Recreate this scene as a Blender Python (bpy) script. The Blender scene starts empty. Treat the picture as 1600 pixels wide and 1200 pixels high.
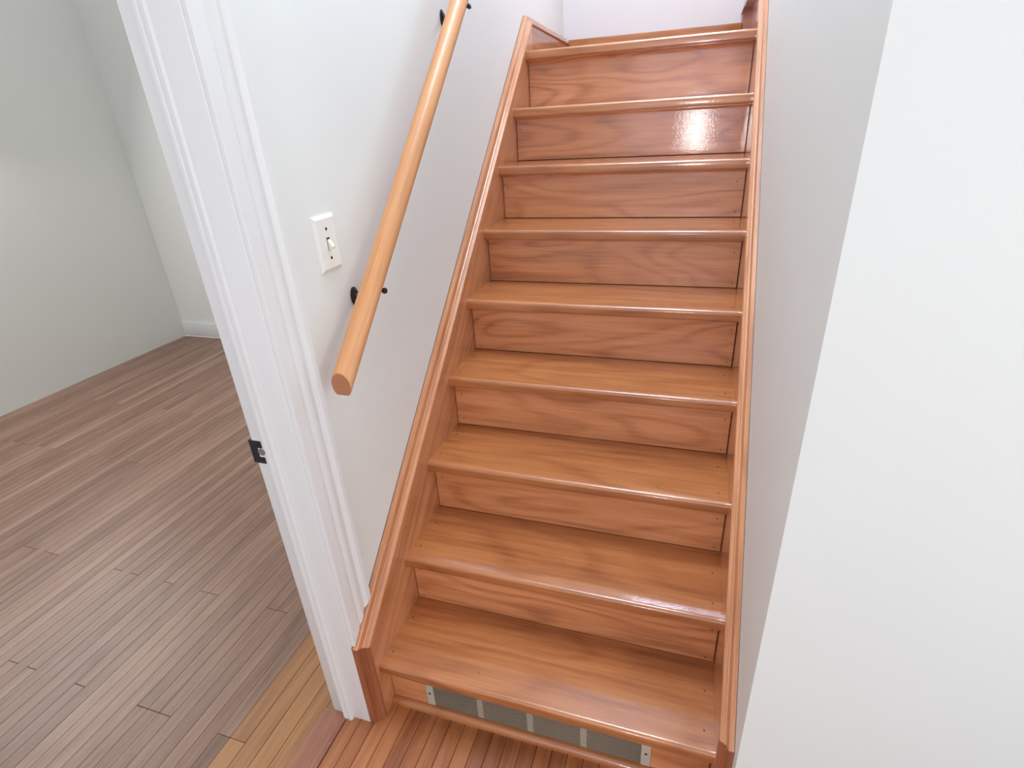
import bpy, bmesh, math, random
from mathutils import Vector, Matrix
random.seed(7)
scene = bpy.context.scene
col = scene.collection

# ------------------------------------------------------------------ camera
cam_d = bpy.data.cameras.new('camera')
cam = bpy.data.objects.new('camera', cam_d)
col.objects.link(cam)
cam_d.sensor_width = 36.0
cam_d.lens = 857.277 * 36.0 / 1600.0
cam_d.clip_start = 0.01
RX = Vector((0.9506439, 0.30525289, -0.05564937))
FW = Vector((-0.29814811, 0.84898181, -0.43627697))
UP = Vector((-0.0859295, 0.43133579, 0.89808995))
CP = Vector((0.7147894, -0.81495981, 1.48933975))
cam.matrix_world = Matrix(((RX.x, UP.x, -FW.x, CP.x),
                           (RX.y, UP.y, -FW.y, CP.y),
                           (RX.z, UP.z, -FW.z, CP.z),
                           (0, 0, 0, 1)))
scene.camera = cam

# ------------------------------------------------------------------ light
world = bpy.data.worlds.new('daylight')
scene.world = world
world.use_nodes = True
bg = world.node_tree.nodes['Background']
bg.inputs[0].default_value = (0.98, 0.99, 1.0, 1)
bg.inputs[1].default_value = 0.74

def area(name, loc, target, sx, sy, power, color):
    d = bpy.data.lights.new(name, 'AREA')
    d.shape = 'RECTANGLE'
    d.size, d.size_y, d.energy, d.color = sx, sy, power, color
    o = bpy.data.objects.new(name, d)
    col.objects.link(o)
    o.location = loc
    o.rotation_euler = (Vector(target) - Vector(loc)).to_track_quat('-Z', 'Y').to_euler()
    return o

# narrow glass pane of the front door behind the camera
area('front_door_glass_light', (0.60, -3.0, 1.27), (0.60, 0.0, 1.27), 0.16, 0.48, 10.0, (1.0, 0.97, 0.95))
# wide unseen fill added behind the camera, bluish to cool the upper risers
area('front_fill_light', (0.45, -3.1, 1.75), (0.45, 0.0, 1.75), 1.7, 1.5, 14.5, (0.65, 0.67, 1.0))
# unseen fill from the right, added to brighten the left wall
area('left_wall_fill_light', (2.5, -1.15, 1.6), (0.0, -0.2, 1.2), 1.3, 1.4, 14.0, (1.0, 0.985, 0.95))
# high window over the landing
area('landing_window_light', (0.80, 2.44, 2.64), (0.80, 0.0, 2.64), 0.72, 0.20, 14.0, (0.66, 0.74, 1.0))

# unseen fill added to lift the floor of the next room
area('room_fill_light', (-3.2, 0.7, 1.7), (-0.6, 0.6, 0.2), 1.6, 1.4, 42.0, (1.0, 0.97, 0.95))
# overhead fill added to brighten the walls and steps of the stairwell
area('stairwell_fill_light', (0.42, 0.80, 4.9), (0.42, 0.80, 0.0), 0.80, 1.7, 106.0, (0.73, 0.86, 1.0))

scene.view_settings.view_transform = 'Standard'
scene.view_settings.look = 'None'
scene.view_settings.exposure = 0.08
scene.view_settings.gamma = 1.0
scene.view_settings.use_curve_mapping = False

# ------------------------------------------------------------------ materials
SLOPE_RUN, SLOPE_RISE = 0.2032, 0.19
THETA = math.atan2(SLOPE_RISE, SLOPE_RUN)

def nmat(name):
    m = bpy.data.materials.new(name)
    m.use_nodes = True
    nt = m.node_tree
    b = nt.nodes['Principled BSDF']
    return m, nt, b

def N(nt, kind, **kw):
    n = nt.nodes.new(kind)
    for k, v in kw.items():
        if k in n.inputs.keys() if isinstance(k, str) else False:
            n.inputs[k].default_value = v
        else:
            setattr(n, k, v)
    return n

def math_n(nt, op, a, b=None):
    n = nt.nodes.new('ShaderNodeMath')
    n.operation = op
    for i, v in enumerate((a, b)):
        if v is None:
            continue
        if isinstance(v, (int, float)):
            n.inputs[i].default_value = v
        else:
            nt.links.new(v, n.inputs[i])
    return n.outputs[0]

def noise(nt, vec, scale_vec, detail=2.0, rough=0.5, dist=0.0):
    mp = nt.nodes.new('ShaderNodeMapping')
    mp.inputs['Scale'].default_value = scale_vec
    nt.links.new(vec, mp.inputs['Vector'])
    t = nt.nodes.new('ShaderNodeTexNoise')
    t.inputs['Scale'].default_value = 1.0
    t.inputs['Detail'].default_value = detail
    t.inputs['Roughness'].default_value = rough
    t.inputs['Distortion'].default_value = dist
    nt.links.new(mp.outputs[0], t.inputs['Vector'])
    return t.outputs['Fac']

def wood(name, rot, cols, rings=38.0, stretch=(1.5, 6.5, 6.5), ring_amt=0.34, var=0.12,
         rough=0.34, coat=0.85, coat_rough=0.06, stain=0.0, bump=0.06, tone_amt=0.36):
    m, nt, b = nmat(name)
    L = nt.links.new
    tc = nt.nodes.new('ShaderNodeTexCoord')
    oi = nt.nodes.new('ShaderNodeObjectInfo')
    mp = nt.nodes.new('ShaderNodeMapping')
    mp.inputs['Rotation'].default_value = rot
    L(tc.outputs['Object'], mp.inputs['Vector'])
    off = nt.nodes.new('ShaderNodeVectorMath'); off.operation = 'SCALE'
    off.inputs[0].default_value = (37.0, 23.0, 51.0)
    L(oi.outputs['Random'], off.inputs['Scale'])
    add = nt.nodes.new('ShaderNodeVectorMath'); add.operation = 'ADD'
    L(mp.outputs[0], add.inputs[0]); L(off.outputs[0], add.inputs[1])
    P = add.outputs[0]
    g = noise(nt, P, stretch, 1.2, 0.45, 0.25)
    ring = math_n(nt, 'SINE', math_n(nt, 'MULTIPLY', g, rings))
    ring = math_n(nt, 'MULTIPLY', math_n(nt, 'ADD', ring, 1.0), 0.5)
    ring = math_n(nt, 'POWER', ring, 2.2)                     # thin dark late wood
    amp = noise(nt, P, (1.0, 4.0, 4.0), 1.0)
    ring = math_n(nt, 'MULTIPLY', ring, amp)
    fib = noise(nt, P, (9.0, 260.0, 260.0), 3.0, 0.6)
    tone = noise(nt, P, (1.6, 9.0, 9.0), 3.0, 0.55, 0.4)
    streak = noise(nt, P, (2.2, 55.0, 55.0), 2.0, 0.55)
    f = math_n(nt, 'MULTIPLY', ring, -2.0 * ring_amt)
    f = math_n(nt, 'ADD', f, math_n(nt, 'MULTIPLY', math_n(nt, 'SUBTRACT', fib, 0.5), 0.80))
    f = math_n(nt, 'ADD', f, math_n(nt, 'MULTIPLY', math_n(nt, 'SUBTRACT', tone, 0.5), 2.0 * tone_amt))
    f = math_n(nt, 'ADD', f, math_n(nt, 'MULTIPLY', math_n(nt, 'SUBTRACT', streak, 0.5), 0.95))
    f = math_n(nt, 'ADD', f, math_n(nt, 'MULTIPLY', math_n(nt, 'SUBTRACT', oi.outputs['Random'], 0.5), 2.0 * var))
    f = math_n(nt, 'ADD', f, 0.5 + 0.5 * ring_amt)
    cr = nt.nodes.new('ShaderNodeValToRGB')
    e = cr.color_ramp.elements
    e[0].position, e[0].color = 0.0, (*cols[0], 1)
    e[1].position, e[1].color = 1.0, (*cols[2], 1)
    k = e.new(0.5); k.color = (*cols[1], 1)
    L(f, cr.inputs[0])
    out = cr.outputs[0]
    if stain > 0:
        s = noise(nt, P, (5.0, 13.0, 13.0), 4.0, 0.65, 0.5)
        mr = nt.nodes.new('ShaderNodeMapRange')
        mr.inputs[1].default_value, mr.inputs[2].default_value = 0.60, 0.80
        mr.inputs[3].default_value, mr.inputs[4].default_value = 0.0, stain
        L(s, mr.inputs[0])
        mx = nt.nodes.new('ShaderNodeMix'); mx.data_type = 'RGBA'
        L(mr.outputs[0], mx.inputs[0]); L(out, mx.inputs[6])
        mx.inputs[7].default_value = (0.13, 0.085, 0.055, 1)
        out = mx.outputs[2]
    L(out, b.inputs['Base Color'])
    rn = noise(nt, P, (12.0, 40.0, 40.0), 2.0)
    L(math_n(nt, 'ADD', rough - 0.06, math_n(nt, 'MULTIPLY', rn, 0.12)), b.inputs['Roughness'])
    b.inputs['Coat Weight'].default_value = coat
    b.inputs['Coat Roughness'].default_value = coat_rough
    bp = nt.nodes.new('ShaderNodeBump')
    bp.inputs['Strength'].default_value = bump
    bp.inputs['Distance'].default_value = 0.002
    peel = noise(nt, tc.outputs['Object'], (240.0, 240.0, 240.0), 1.0)
    L(math_n(nt, 'ADD', math_n(nt, 'MULTIPLY', fib, 0.5), peel), bp.inputs['Height'])
    L(bp.outputs[0], b.inputs['Normal'])
    L(bp.outputs[0], b.inputs['Coat Normal'])
    return m

ROT_X = (0, 0, 0)
ROT_Y = (0, 0, -math.pi / 2)
ROT_S = (-THETA, 0, -math.pi / 2)
ROT_Z = (-math.pi / 2, 0, -math.pi / 2)
STAIR = ((0.238, 0.072, 0.020), (0.405, 0.137, 0.041), (0.540, 0.218, 0.073))
RISE_ = ((0.340, 0.120, 0.046), (0.570, 0.220, 0.086), (0.720, 0.315, 0.140))
M_TREAD = wood('tread_wood', ROT_X, STAIR, ring_amt=0.22, stain=0.35)
M_RISER = wood('riser_wood', ROT_X, RISE_, rings=58.0, stretch=(1.5, 7.0, 7.0), ring_amt=0.36)
SKIRT = ((0.340, 0.125, 0.052), (0.570, 0.240, 0.108), (0.730, 0.345, 0.165))
M_SKIRT = wood('skirt_wood', ROT_S, SKIRT, ring_amt=0.25, stretch=(0.9, 9, 9), var=0.03)
M_SKIRT_V = wood('skirt_end_wood', ROT_Z, ((0.17, 0.05, 0.022), (0.28, 0.085, 0.035), (0.40, 0.13, 0.055)), ring_amt=0.2)
M_BASE_Y = wood('baseboard_wood', ROT_Y, STAIR, ring_amt=0.2)
M_RAIL = wood('rail_wood', ROT_S, ((0.47, 0.20, 0.080), (0.63, 0.29, 0.122), (0.72, 0.365, 0.17)), ring_amt=0.10,
              coat=0.15, rough=0.42, tone_amt=0.25, var=0.0)
M_RAIL_END = wood('rail_end_wood', ROT_X, ((0.34, 0.13, 0.06), (0.42, 0.17, 0.08), (0.46, 0.20, 0.095)), ring_amt=0.05,
                  coat=0.0, rough=0.5, tone_amt=0.2, var=0.0)
M_HALL = wood('hall_plank_wood', ROT_Y, ((0.190, 0.058, 0.021), (0.330, 0.112, 0.039), (0.440, 0.170, 0.062)),
              ring_amt=0.16, var=0.34, stretch=(1.0, 12, 12), coat=0.3, coat_rough=0.2, tone_amt=0.3)
M_EDGE = wood('room_edge_plank_wood', ROT_Y, ((0.24, 0.105, 0.040), (0.39, 0.18, 0.066), (0.48, 0.24, 0.095)),
              ring_amt=0.16, var=0.16, coat=0.15, coat_rough=0.3, rough=0.4)
M_ROOM = wood('room_plank_wood', ROT_Y, ((0.165, 0.088, 0.058), (0.260, 0.148, 0.102), (0.36, 0.225, 0.160)),
              ring_amt=0.14, var=0.26, coat=0.12, coat_rough=0.3, rough=0.42, tone_amt=0.45)
M_THRESH = wood('threshold_wood', ROT_Y, ((0.19, 0.065, 0.035), (0.30, 0.105, 0.055), (0.40, 0.16, 0.085)), ring_amt=0.2)

def paint(name, c, rough=0.55, bump=0.03, scale=160.0, mottled=0.02):
    m, nt, b = nmat(name)
    tc = nt.nodes.new('ShaderNodeTexCoord')
    n1 = noise(nt, tc.outputs['Object'], (3, 3, 3), 3.0)
    mx = nt.nodes.new('ShaderNodeMix'); mx.data_type = 'RGBA'
    nt.links.new(n1, mx.inputs[0])
    mx.inputs[6].default_value = (*[v * (1 - mottled) for v in c], 1)
    mx.inputs[7].default_value = (*[min(1, v * (1 + mottled)) for v in c], 1)
    nt.links.new(mx.outputs[2], b.inputs['Base Color'])
    b.inputs['Roughness'].default_value = rough
    bp = nt.nodes.new('ShaderNodeBump')
    bp.inputs['Strength'].default_value = bump
    bp.inputs['Distance'].default_value = 0.001
    nt.links.new(noise(nt, tc.outputs['Object'], (scale,) * 3, 2.0), bp.inputs['Height'])
    nt.links.new(bp.outputs[0], b.inputs['Normal'])
    return m

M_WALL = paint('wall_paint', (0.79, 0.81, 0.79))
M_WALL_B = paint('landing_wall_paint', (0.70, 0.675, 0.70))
M_TRIM = paint('gloss_trim_paint', (0.795, 0.80, 0.805), 0.32, 0.03, 60.0)
M_PLATE = paint('switch_plastic', (0.84, 0.835, 0.80), 0.3, 0.0)
M_TOGGLE = paint('toggle_plastic', (0.78, 0.73, 0.56), 0.3, 0.0)
M_DARK = paint('dark_slot', (0.02, 0.02, 0.02), 0.7, 0.0)
M_IRON = paint('dark_bronze', (0.045, 0.038, 0.036), 0.35, 0.05, 300, 0.3)
M_IRON.node_tree.nodes['Principled BSDF'].inputs['Metallic'].default_value = 0.7
M_STRIKE = paint('black_metal', (0.014, 0.016, 0.024), 0.45, 0.02)
M_NAIL = paint('nail_filler', (0.10, 0.035, 0.02), 0.6, 0.0)
M_SUB = paint('subfloor', (0.05, 0.03, 0.02), 0.8, 0.0)
M_VENT = paint('old_vent_enamel', (0.50, 0.46, 0.38), 0.5, 0.25, 90, 0.22)
M_LOUVRE = paint('louvre_metal', (0.25, 0.20, 0.15), 0.5, 0.25, 120, 0.3)

# ------------------------------------------------------------------ helpers
def link(name, me, mat, parent=None, smooth=None):
    me.materials.append(mat) if mat else None
    o = bpy.data.objects.new(name, me)
    col.objects.link(o)
    o.parent = parent
    if smooth:
        for p in me.polygons:
            p.use_smooth = True
        me.set_sharp_from_angle(angle=math.radians(smooth))
    return o

def from_bm(name, bm, mat, parent=None, smooth=None):
    bmesh.ops.recalc_face_normals(bm, faces=bm.faces[:])
    me = bpy.data.meshes.new(name)
    bm.to_mesh(me); bm.free()
    return link(name, me, mat, parent, smooth)

def add_box(bm, a, b, bevel=0.0, seg=2):
    r = bmesh.ops.create_cube(bm, size=1.0)
    vs = r['verts']
    for v in vs:
        v.co = Vector([a[i] if v.co[i] < 0 else b[i] for i in range(3)])
    if bevel:
        es = list({e for v in vs for e in v.link_edges})
        bmesh.ops.bevel(bm, geom=es, offset=bevel, segments=seg, affect='EDGES', profile=0.5)

def box(name, a, b, mat, parent=None, bevel=0.0, seg=2):
    bm = bmesh.new()
    add_box(bm, a, b, bevel, seg)
    return from_bm(name, bm, mat, parent, 35 if bevel else None)

def add_prism(bm, pts, axis, a, b):
    """closed 2-D outline extruded along axis from a to b"""
    def P(u, v, w):
        return {'x': (w, u, v), 'y': (u, w, v), 'z': (u, v, w)}[axis]
    lo = [bm.verts.new(P(u, v, a)) for u, v in pts]
    hi = [bm.verts.new(P(u, v, b)) for u, v in pts]
    n = len(pts)
    bm.faces.new(lo); bm.faces.new(hi)
    for i in range(n):
        bm.faces.new((lo[i], lo[(i + 1) % n], hi[(i + 1) % n], hi[i]))

def prism(name, pts, axis, a, b, mat, parent=None, smooth=None):
    bm = bmesh.new()
    add_prism(bm, pts, axis, a, b)
    return from_bm(name, bm, mat, parent, smooth)

def lathe(bm, prof, origin, axis, seg=20):
    """prof: list of (r, h) revolved about axis through origin"""
    ax = Vector(axis).normalized()
    q = ax.to_track_quat('Z', 'Y')
    rings = []
    for r, h in prof:
        rings.append([bm.verts.new(Vector(origin) + q @ Vector((r * math.cos(2 * math.pi * i / seg), r * math.sin(2 * math.pi * i / seg), h)))
                      for i in range(seg)])
    for a, b in zip(rings, rings[1:]):
        for i in range(seg):
            bm.faces.new((a[i], a[(i + 1) % seg], b[(i + 1) % seg], b[i]))
    bm.faces.new(rings[0]); bm.faces.new(rings[-1])

def tube(bm, pts, radii, seg=14):
    rings = []
    for i, p in enumerate(pts):
        t = (Vector(pts[min(i + 1, len(pts) - 1)]) - Vector(pts[max(i - 1, 0)])).normalized()
        q = t.to_track_quat('Z', 'Y')
        rings.append([bm.verts.new(Vector(p) + q @ Vector((radii[i] * math.cos(2 * math.pi * k / seg), radii[i] * math.sin(2 * math.pi * k / seg), 0)))
                      for k in range(seg)])
    for a, b in zip(rings, rings[1:]):
        best = min(range(seg), key=lambda s: sum((a[k].co - b[(k + s) % seg].co).length for k in range(seg)))
        for k in range(seg):
            bm.faces.new((a[k], a[(k + 1) % seg], b[(k + 1 + best) % seg], b[(k + best) % seg]))
    bm.faces.new(rings[0]); bm.faces.new(rings[-1])

def tag(o, label=None, cat=None, group=None, kind=None):
    for k, v in (('label', label), ('category', cat), ('group', group), ('kind', kind)):
        if v:
            o[k] = v
    return o

def empty(name, loc=(0, 0, 0)):
    o = bpy.data.objects.new(name, None)
    o.empty_display_size = 0.05
    col.objects.link(o)
    return o

def struct(o, label, cat):
    return tag(o, label, cat, None, 'structure')

# ------------------------------------------------------------------ dimensions
W = 0.8503            # clear width between the skirt boards
RUN, RISE, OV = 0.2032, 0.19, 0.0387
XW = -0.032           # left wall face
XR = 0.879            # right wall face
LAND = 1.725          # landing level
YB = 2.45             # wall behind the landing
HT = 5.0
YJ = -0.045           # jamb face of the doorway
XJ = -0.150           # far side of the left wall
YN = -0.88            # near jamb of the doorway

# ------------------------------------------------------------------ room shell
wl = empty('wall_left')
struct(wl, 'white painted wall carrying the wooden handrail and light switch', 'wall')
box('wall_panel', (XJ, YJ + 0.02, 0), (XW, YB + 0.12, HT), M_WALL, wl)
box('wall_panel', (XJ, YN - 0.02, 2.06), (XW, YJ + 0.02, HT), M_WALL, wl)
box('wall_panel', (XJ, -2.6, 0), (XW, YN - 0.02, HT), M_WALL, wl)
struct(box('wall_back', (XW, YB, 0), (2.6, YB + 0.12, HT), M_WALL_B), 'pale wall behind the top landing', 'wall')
struct(box('wall_right', (XR, -0.075, 0), (XR + 0.12, 1.70, HT), M_WALL), 'white painted stairwell wall without a handrail, on the right of the steps', 'wall')
struct(box('wall_front', (XR + 0.12, -0.075, 0), (2.6, 0.045, HT), M_WALL), 'cream lit wall running on from the corner at the foot of the stairs', 'wall')
struct(box('wall_light_block', (XR, 1.70, 0), (XR + 0.12, YB, LAND - 0.034), M_WALL), 'unseen white wall panel closing off light below the top landing', 'wall')  # added panel, stops light leaking in under the landing
# room beyond the doorway
struct(box('wall_room_back', (-3.3, 2.45, 0), (XJ, 2.57, 2.7), M_WALL), 'white wall at the back of the next room', 'wall')
struct(box('wall_room_left', (-3.42, -2.6, 0), (-3.3, 2.57, 2.7), M_WALL), 'white side wall of the next room', 'wall')
struct(box('baseboard_room_back', (-3.3, 2.432, 0), (XJ, 2.45, 0.12), M_TRIM, None, 0.004), 'white baseboard at the back of the next room', 'baseboard')

# ------------------------------------------------------------------ floors
def plank_mesh(w, l, t=0.018):
    bm = bmesh.new()
    add_box(bm, (0, 0, -t), (w, l, 0), 0.0012, 1)
    bmesh.ops.recalc_face_normals(bm, faces=bm.faces[:])
    me = bpy.data.meshes.new('plank')
    bm.to_mesh(me); bm.free()
    return me

def planks(parent, x0, x1, w, y0, y1, mat, breaks=0, gap=0.0010):
    cache = {}
    n = max(1, round((x1 - x0) / w))
    w = (x1 - x0) / n
    for i in range(n):
        ys = [y0, y1]
        if breaks:
            L = (y1 - y0) / breaks
            ph = random.choice((0.2, 0.45, 0.7, 0.9))
            ys = [y0] + [y0 + L * (k + ph) for k in range(breaks)] + [y1]
        for a, b in zip(ys, ys[1:]):
            if b - a < 0.05:
                continue
            key = round(b - a, 3)
            if key not in cache:
                cache[key] = plank_mesh(w - gap, b - a - 0.0008)
                cache[key].materials.append(mat)
            o = bpy.data.objects.new('plank', cache[key])
            col.objects.link(o)
            o.parent = parent
            o.location = (x0 + i * w + 0.0005, a + 0.0004, 0)

fl = box('floor', (-0.115, -2.6, -0.06), (2.6, YB, -0.0185), M_SUB)
struct(fl, 'reddish brown strip wood floor at the foot of the stairs', 'floor')
planks(fl, -0.105, 1.085, 0.0410, -1.9, 0.045, M_HALL)
fr = box('floor', (-3.3, -2.6, -0.06), (-0.115, 2.45, -0.0185), M_SUB)
struct(fr, 'worn grey brown strip wood floor in the next room', 'floor')
planks(fr, -0.390, -0.180, 0.0525, -1.6, 2.43, M_EDGE, 2)
planks(fr, -0.1802, -0.1505, 0.03, YJ + 0.0005, 2.43, M_EDGE, 2)
planks(fr, -3.300, -0.390, 0.0430, -1.6, 2.43, M_ROOM, 2, 0.0003)

# ------------------------------------------------------------------ doorway
dr = empty('door_1')
struct(dr, 'white painted door frame without its door beside the stairs', 'door frame')
box('jamb', (XJ, YJ, 0), (XW - 0.0005, YJ + 0.02, 2.04), M_TRIM, dr, 0.002)
box('jamb', (XJ, YN - 0.02, 0), (XW + 0.010, YN, 2.04), M_TRIM, dr, 0.002)
box('head_jamb', (XJ, YN - 0.02, 2.04), (XW + 0.010, YJ + 0.02, 2.06), M_TRIM, dr, 0.002)
stop_prof = [(-0.112, YJ), (-0.112, YJ - 0.009), (-0.110, YJ - 0.011), (-0.104, YJ - 0.011), (-0.102, YJ - 0.008),
             (-0.098, YJ - 0.008), (-0.096, YJ - 0.011), (-0.089, YJ - 0.011), (-0.086, YJ - 0.007), (-0.085, YJ)]
prism('door_stop', stop_prof, 'z', 0.0, 2.04, M_TRIM, dr, 25)
prism('door_stop', [(x, YN - (y - YJ)) for x, y in stop_prof], 'z', 0.0, 2.04, M_TRIM, dr, 25)
cas = [(0.0, 0.0), (0.0, 0.010), (0.003, 0.012), (0.030, 0.012), (0.034, 0.0095), (0.040, 0.0095), (0.045, 0.013),
       (0.052, 0.0145), (0.058, 0.013), (0.062, 0.009), (0.070, 0.0085), (0.074, 0.013), (0.080, 0.019), (0.088, 0.021),
       (0.094, 0.020), (0.097, 0.016), (0.098, 0.0)]
cy0 = YJ + 0.004
def casing(side, y0):
    bmc = bmesh.new()
    lo = []
    for u, t in cas:
        y = y0 + side * u
        z = 0.384 + 0.882 * (y - 0.056) + 0.004 if side > 0 else 0.0   # cut to the rake of the skirt board
        lo.append(bmc.verts.new((XW + t * 0.72, y, z)))
    hi = [bmc.verts.new((v.co.x, v.co.y, 2.05)) for v in lo]
    bmc.faces.new(lo); bmc.faces.new(hi)
    for i in range(len(cas)):
        j = (i + 1) % len(cas)
        bmc.faces.new((lo[i], lo[j], hi[j], hi[i]))
    from_bm('casing', bmc, M_TRIM, dr, 22)
casing(1, cy0)
casing(-1, YN - 0.004)
bmh = bmesh.new()
ring_a = [bmh.verts.new((XW + t * 0.72 + 0.001, YN - 0.102, 2.044 + u)) for u, t in cas]
ring_b = [bmh.verts.new((XW + t * 0.72 + 0.001, cy0 + 0.098, 2.044 + u)) for u, t in cas]
bmh.faces.new(ring_a); bmh.faces.new(ring_b)
for i in range(len(cas)):
    j = (i + 1) % len(cas)
    bmh.faces.new((ring_a[i], ring_a[j], ring_b[j], ring_b[i]))
from_bm('head_casing', bmh, M_TRIM, dr, 22)
# strike plate wrapping the edge of the jamb
bm = bmesh.new()
z0, z1, xa, xb = 0.848, 0.904, -0.1515, -0.1265
hz0, hz1, hx = 0.864, 0.887, -0.1385
for a, b in (((xa, hz1), (xb, z1)), ((xa, z0), (xb, hz0)), ((xa, hz0), (hx, hz1))):
    add_box(bm, (a[0], YJ - 0.0015, a[1]), (b[0], YJ + 0.002, b[1]))
add_box(bm, (xa - 0.006, YJ - 0.0015, z0), (xa, YJ + 0.004, z1))
sp = from_bm('strike_plate', bm, M_STRIKE, dr)
sp['label'] = 'black metal strike plate'
box('latch_hole', (hx, YJ - 0.0006, hz0), (xb, YJ + 0.001, hz1), M_TRIM, sp)
lathe_bm = bmesh.new()
lathe(lathe_bm, [(0.0085, 0.0), (0.0085, 0.0012), (0.007, 0.0012)], (hx + 0.0075, YJ - 0.0004, 0.877), (0, -1, 0), 16)
from_bm('latch_bore', lathe_bm, paint('bare_wood_hole', (0.22, 0.19, 0.15), 0.8), sp)
th = prism('threshold', [(-0.181, 0.0), (-0.181, 0.006), (-0.177, 0.009), (-0.114, 0.009), (-0.1055, 0.004), (-0.1055, 0.0)],
           'y', YN, YJ - 0.0005, M_THRESH, dr, 30)
box('threshold_bed', (-0.182, YN, -0.0186), (-0.104, YJ, 0.0), M_SUB, th)

# ------------------------------------------------------------------ staircase
st = empty('staircase')
tag(st, 'varnished reddish brown wooden staircase rising to a landing', 'staircase')

def nose_profile(y, z, back, t=0.032, r=0.0105, rb=0.005):
    pts = [(back, z), (y + r + 0.0025, z), (y + r, z)]
    for k in range(1, 9):
        a = math.pi / 2 + k * math.pi / 2 / 8
        pts.append((y + r + r * math.cos(a), z - r + r * math.sin(a)))
    for k in range(0, 5):
        a = math.pi + k * math.pi / 2 / 4
        pts.append((y + rb + rb * math.cos(a), z - t + rb + rb * math.sin(a)))
    pts.append((y + rb + 0.003, z - t))
    pts.append((back, z - t))
    return pts

tz = [RISE * (k + 1) for k in range(8)] + [LAND]
for k in range(9):
    y, z = RUN * k, tz[k]
    back = y + RUN + OV + 0.016 if k < 8 else YB
    lo = tz[k - 1] if k else 0.0
    tr = prism('tread' if k < 8 else 'landing_board', nose_profile(y, z, back), 'x', 0.0, W, M_TREAD, st, 35)
    ry = y + OV
    h = 0.010 if k < 8 else 0.018
    cz = z - 0.032
    prism('cove_strip', [(ry, cz), (ry - h * 1.1, cz), (ry - h * 1.1, cz - 0.003), (ry - h * 0.55, cz - h * 0.5),
                         (ry - 0.003, cz - h), (ry, cz - h)], 'x', 0.001, W - 0.001, M_RISER, tr, 25)
    if k:
        box('riser', (0.0016, ry, lo + 0.0016), (W - 0.0016, ry + 0.016, cz), M_RISER, st, 0.0008, 1)
    else:   # bottom riser is cut out for the register
        r0 = empty('riser'); r0.parent = st
        r0.name = 'riser'
        for a, b in (((0.0016, 0.001), (0.106, cz)), ((0.716, 0.001), (W - 0.0016, cz)), ((0.106, 0.1085), (0.716, cz))):
            box('riser_board', (a[0], ry, a[1]), (b[0], ry + 0.016, b[1]), M_RISER, r0)
# shoe moulding along the floor
sh = [(OV, 0.0), (OV, 0.020)] + [(OV - 0.018 * math.sin(a), 0.004 + 0.016 * math.cos(a)) for a in [i * math.pi / 16 for i in range(1, 9)]] + [(OV - 0.018, 0.0)]
prism('shoe_moulding', sh, 'x', 0.0005, W - 0.0005, M_TREAD, st, 35)

# skirt boards with a moulded cap, mitred along a path in the y-z plane
def offset_path(path, d, side):
    """parallel polyline at distance d on the given side, mitred"""
    out = []
    dirs = [(Vector(b) - Vector(a)).normalized() for a, b in zip(path, path[1:])]
    nor = [Vector((v.y, -v.x)) * side for v in dirs]
    for i, p in enumerate(path):
        p = Vector(p)
        if i == 0:
            out.append(p + nor[0] * d)
        elif i == len(path) - 1:
            out.append(p + nor[-1] * d)
        else:
            n0, n1 = nor[i - 1], nor[i]
            m = (n0 + n1).normalized()
            out.append(p + m * (d / m.dot(n0)))
    return out

CAP = [(0.000, 0.0), (0.0140, 0.0), (0.0158, 0.0020), (0.0168, 0.0070), (0.0180, 0.0125), (0.0195, 0.0155), (0.0235, 0.0165),
       (0.0245, 0.019), (0.029, 0.0215), (0.0335, 0.0235), (0.0350, 0.0265), (0.0345, 0.0295), (0.0325, 0.0315), (0.0, 0.0315)]
DEPTH = 0.0325

def cap(name, path, i0, i1, side, x_wall, sx, mat, parent):
    bm = bmesh.new()
    offs = [offset_path(path, d, side) for _, d in CAP]
    rings = []
    for i in range(i0, i1 + 1):
        rings.append([bm.verts.new((x_wall + sx * CAP[k][0], offs[k][i].x, offs[k][i].y)) for k in range(len(CAP))])
    n = len(CAP)
    for a, b in zip(rings, rings[1:]):
        for k in range(n):
            bm.faces.new((a[k], a[(k + 1) % n], b[(k + 1) % n], b[k]))
    bm.faces.new(rings[0]); bm.faces.new(rings[-1])
    return from_bm(name, bm, mat, parent, 28)

def zl(y):
    return 0.384 + 0.882 * (y - 0.056)
def zr(y):
    return 0.4965 + 0.902 * (y - 0.182)
LP = [(-0.045, 0.0), (-0.045, zl(-0.045)), (1.724, zl(1.724)), (YB, 1.838)]
inn = offset_path(LP, 0.0315, 1)
sk = prism('skirt_board', [(inn[0].x, 0.0), tuple(inn[1]), tuple(inn[2]), (inn[2].x, 1.56), (0.15, 0.0)], 'x', XW, 0.0, M_SKIRT, st)
cap('cap_moulding', LP, 1, 2, 1, XW, 1, M_SKIRT, sk)
cap('end_moulding', LP, 0, 1, 1, XW, 1, M_SKIRT_V, sk)
RP = [(-0.045, 0.0), (-0.045, zr(-0.045)), (1.70, zr(1.70))]
inr = offset_path(RP, 0.0315, 1)
sr = prism('skirt_board', [(inr[0].x, 0.0), tuple(inr[1]), tuple(inr[2]), (inr[2].x, 1.56), (0.15, 0.0)], 'x', W, XR, M_SKIRT, st)
cap('cap_moulding', RP, 1, 2, 1, XR, -0.82, M_SKIRT, sr)
cap('end_moulding', RP, 0, 1, 1, XR, -0.82, M_SKIRT_V, sr)

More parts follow.
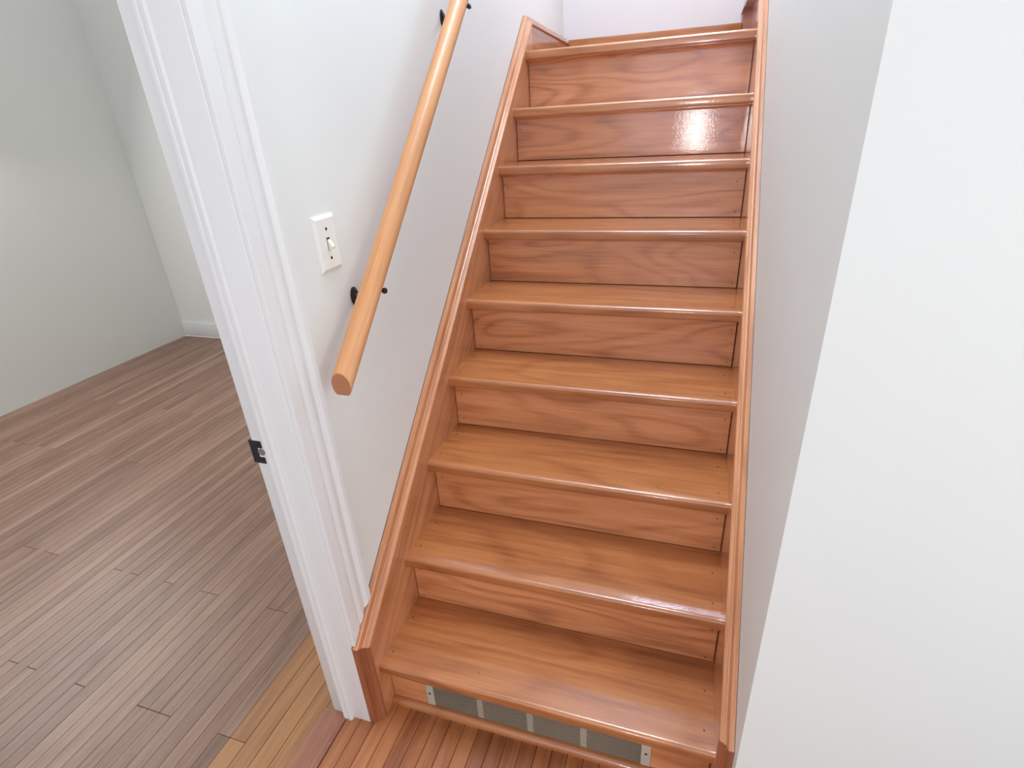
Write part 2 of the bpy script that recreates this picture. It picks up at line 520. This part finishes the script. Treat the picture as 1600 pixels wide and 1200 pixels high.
def shadow_gap(name, path, i0, i1, side, x0, x1, parent):
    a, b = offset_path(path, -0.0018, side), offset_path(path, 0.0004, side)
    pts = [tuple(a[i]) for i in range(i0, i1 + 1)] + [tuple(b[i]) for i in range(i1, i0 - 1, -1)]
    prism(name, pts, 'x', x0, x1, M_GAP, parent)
M_GAP = paint('gap_shade', (0.10, 0.085, 0.08), 0.8, 0.0)  # dark strip colour standing in for the shadow gap between cap and wall
shadow_gap('gap_shade_line', LP, 1, 3, 1, XW, XW + 0.0012, sk)
shadow_gap('gap_shade_line', RP, 1, 2, 1, XR - 0.0012, XR, sr)

# level baseboards round the landing
bl = prism('baseboard_left', [tuple(inn[2]), tuple(inn[3]), (YB, LAND), (inn[2].x, LAND)], 'x', XW, -0.004, M_BASE_Y)
struct(bl, 'brown wooden baseboard along the left side of the landing', 'baseboard')
cap('cap_moulding', LP, 2, 3, 1, XW, 1, M_BASE_Y, bl)
bb = box('baseboard_back', (-0.004, YB - 0.022, LAND), (0.835, YB, 1.83), M_TREAD, None, 0.004)
struct(bb, 'brown wooden baseboard along the back of the landing', 'baseboard')
# second flight turning right off the landing
UX = 0.865
uf = empty('upper_staircase')
tag(uf, 'short second wooden flight turning right off the top landing', 'staircase')
box('landing_extension', (W, 1.70, LAND - 0.032), (UX + 0.03, YB, LAND), M_TREAD, uf)
for k in range(3):
    x, z = UX + 0.21 * k, LAND + RISE * (k + 1)
    box('upper_riser', (x, 1.70, z - RISE), (x + 0.016, YB - 0.022, z - 0.03), M_RISER, uf)
    box('upper_tread', (x - OV, 1.70, z - 0.03), (x + 0.226, YB - 0.022, z), M_TREAD, uf, 0.008, 3)
ys0, ys1 = YB - 0.022, YB
usk = prism('upper_skirt_board', [(0.828, LAND), (0.828, 1.87), (0.845, 1.905), (1.50, 2.50), (1.50, 2.25), (0.92, LAND)], 'y', ys0, ys1, M_TREAD, uf)
prism('upper_cap', [(0.820, 1.865), (0.838, 1.925), (1.50, 2.53), (1.50, 2.495), (0.845, 1.895), (0.834, 1.865)], 'y', ys0 - 0.008, ys1, M_SKIRT_V, usk)

# filled nail holes
bm = bmesh.new()
def plug(p, n, r=0.0026):
    lathe(bm, [(r, -0.001), (r, 0.0004), (r * 0.6, 0.0004)], p, n, 8)
rn = random.Random(3)
for k in range(8):
    y, z = RUN * k, tz[k]
    for x in (0.016 + rn.random() * 0.008, W - 0.018 - rn.random() * 0.008):
        for dy in (0.050, 0.165):
            plug((x, y + dy + rn.uniform(-0.012, 0.012), z), (0, 0, 1))
    for _ in range(2):
        plug((rn.uniform(0.1, 0.75), y + rn.uniform(0.03, 0.12), z), (0, 0, 1), 0.0018)
    if k:
        for x in (0.018, W - 0.02):
            for dz in (0.018, 0.115):
                plug((x + rn.uniform(-0.006, 0.006), y + OV, z - RISE + dz + rn.uniform(-0.006, 0.006)), (0, -1, 0), 0.0022)
for i in range(9):
    y = 0.05 + 0.19 * i
    plug((0.0, y, zl(y) - 0.085), (1, 0, 0), 0.002)
np_ = from_bm('nail_plugs', bm, M_NAIL, st)
np_['kind'] = 'stuff'

# ------------------------------------------------------------------ register in the bottom riser
vg = empty('wall_register')
tag(vg, 'old off-white metal heat register set in the bottom riser', 'vent')
vy = OV + 0.002
box('back_plate', (0.1065, OV + 0.010, 0.002), (0.7155, OV + 0.014, 0.108), M_DARK, vg)
for a, b in ((0.1065, 0.129), (0.692, 0.7155)):
    e = box('end_plate', (a, vy - 0.003, 0.001), (b, OV + 0.010, 0.108), M_VENT, vg, 0.001, 1)
    sb = bmesh.new()
    lathe(sb, [(0.0035, 0.0), (0.003, 0.001), (0.001, 0.0014)], ((a + b) / 2, vy - 0.003, 0.066), (0, -1, 0), 12)
    from_bm('screw', sb, M_IRON, e)
for x in (0.2660, 0.4060, 0.5480):
    box('mullion', (x - 0.0085, vy - 0.001, 0.001), (x + 0.0085, OV + 0.010, 0.108), M_VENT, vg, 0.001, 1)
for k in range(14):
    z = 0.004 + k * 0.0075
    prism('louver', [(vy - 0.0014, z), (vy + 0.007, z + 0.0030), (vy + 0.007, z + 0.0042), (vy - 0.0014, z + 0.0032)],
          'x', 0.129, 0.692, M_LOUVRE, vg)

# ------------------------------------------------------------------ handrail
hr = empty('handrail')
tag(hr, 'round light wood handrail mounted on the left wall', 'handrail')
SL = SLOPE_RISE / SLOPE_RUN
HX, HY0, HY1 = 0.036, 0.045, 1.62
def hz(y):
    return 0.19 + SL * y + 0.775
sec = []
for i in range(40):
    a = 2 * math.pi * i / 40
    x, z = 0.0242 * math.cos(a), 0.0300 * math.sin(a)
    sec.append((x, max(z, -0.0235)))
bm = bmesh.new()
rings = []
for y, s in ((HY0, 0.93), (HY0 + 0.0025, 1.0), (HY1, 1.0)):
    rings.append([bm.verts.new((HX + x * s, y, hz(y) + z * s)) for x, z in sec])
for a, b in zip(rings, rings[1:]):
    for i in range(40):
        j = (i + 1) % 40
        bm.faces.new((a[i], a[j], b[j], b[i]))
bm.faces.new(rings[-1])
rail = from_bm('rail', bm, M_RAIL, hr, 45)
bm = bmesh.new()
f = bm.faces.new([bm.verts.new((HX + x * 0.93, HY0, hz(HY0) + z * 0.93)) for x, z in sec])
r = bmesh.ops.extrude_face_region(bm, geom=[f])
for v in r['geom']:
    if isinstance(v, bmesh.types.BMVert):
        v.co.y += 0.004; v.co.z += 0.004 * SL
re_ = from_bm('rail_end', bm, M_RAIL_END, hr)
re_['label'] = 'sawn end grain of the handrail'
for by in (0.240, 0.900):
    bz = hz(by)
    br = empty('bracket'); br.parent = hr
    o = Vector((XW, by + 0.004, bz - 0.052))
    bm = bmesh.new()
    lathe(bm, [(0.014, 0.0), (0.014, 0.003), (0.011, 0.006), (0.007, 0.008)], o, (1, 0, 0), 22)
    for v in bm.verts:      # tall oval rosette
        v.co.z = o.z + (v.co.z - o.z) * 1.55
    from_bm('wall_plate', bm, M_IRON, br, 40)
    bm = bmesh.new()
    tube(bm, [o + Vector((0.006, 0, 0)), o + Vector((0.028, -0.002, -0.006)), o + Vector((0.050, -0.003, 0.000)),
              o + Vector((0.062, -0.004, 0.012)), o + Vector((0.068, -0.004, 0.026))], [0.0075, 0.0065, 0.006, 0.006, 0.0065])
    from_bm('arm', bm, M_IRON, br, 40)
    bm = bmesh.new()
    add_box(bm, (HX - 0.012, by - 0.020, bz - 0.0285), (HX + 0.012, by + 0.020, bz - 0.0245))
    for v in bm.verts:
        v.co.z += (v.co.y - by) * SL
    from_bm('saddle', bm, M_IRON, br)
    bm = bmesh.new()
    lathe(bm, [(0.003, -0.022), (0.003, 0.0), (0.0058, 0.001), (0.0072, 0.005), (0.0058, 0.009), (0.002, 0.0105)],
          (HX + 0.0165, by - 0.006, bz - 0.034), (1, 0, 0.1), 16)
    from_bm('clamp_knob', bm, M_IRON, br, 40)

# ------------------------------------------------------------------ light switch
sw = empty('light_switch')
tag(sw, 'white toggle light switch on the wall beside the door frame', 'light switch')
sy0, sy1, sz0, sz1 = 0.145, 0.217, 1.2145, 1.3285
ym, zm = (sy0 + sy1) / 2, (sz0 + sz1) / 2
bm = bmesh.new()
b0 = [(XW, y, z) for y, z in ((sy0, sz0), (sy1, sz0), (sy1, sz1), (sy0, sz1))]
i_ = 0.006
b1 = [(XW + 0.0065, y, z) for y, z in ((sy0 + i_, sz0 + i_), (sy1 - i_, sz0 + i_), (sy1 - i_, sz1 - i_), (sy0 + i_, sz1 - i_))]
b15 = [(XW + 0.003, p[1], p[2]) for p in b0]
V = [[bm.verts.new(p) for p in r_] for r_ in (b0, b15, b1)]
for a, b in zip(V, V[1:]):
    for i in range(4):
        bm.faces.new((a[i], a[(i + 1) % 4], b[(i + 1) % 4], b[i]))
bm.faces.new(V[0]); bm.faces.new(V[-1])
from_bm('switch_plate', bm, M_PLATE, sw)
box('toggle_slot', (XW + 0.006, ym - 0.0052, zm - 0.0125), (XW + 0.0069, ym + 0.0052, zm + 0.0125), M_DARK, sw)
tg = prism('toggle', [(XW + 0.0066, zm - 0.0110), (XW + 0.0066, zm + 0.0085), (XW + 0.0085, zm + 0.0080), (XW + 0.0170, zm - 0.0060),
                      (XW + 0.0165, zm - 0.0110), (XW + 0.0125, zm - 0.0130)], 'y', ym - 0.0042, ym + 0.0046, M_TOGGLE, sw)
tg['label'] = 'ivory toggle lever'
for dz in (0.0302, -0.0302):
    bm = bmesh.new()
    lathe(bm, [(0.0033, 0.0), (0.0031, 0.0007), (0.0015, 0.001)], (XW + 0.0064, ym, zm + dz), (1, 0, 0), 14)
    from_bm('screw', bm, M_IRON, sw)
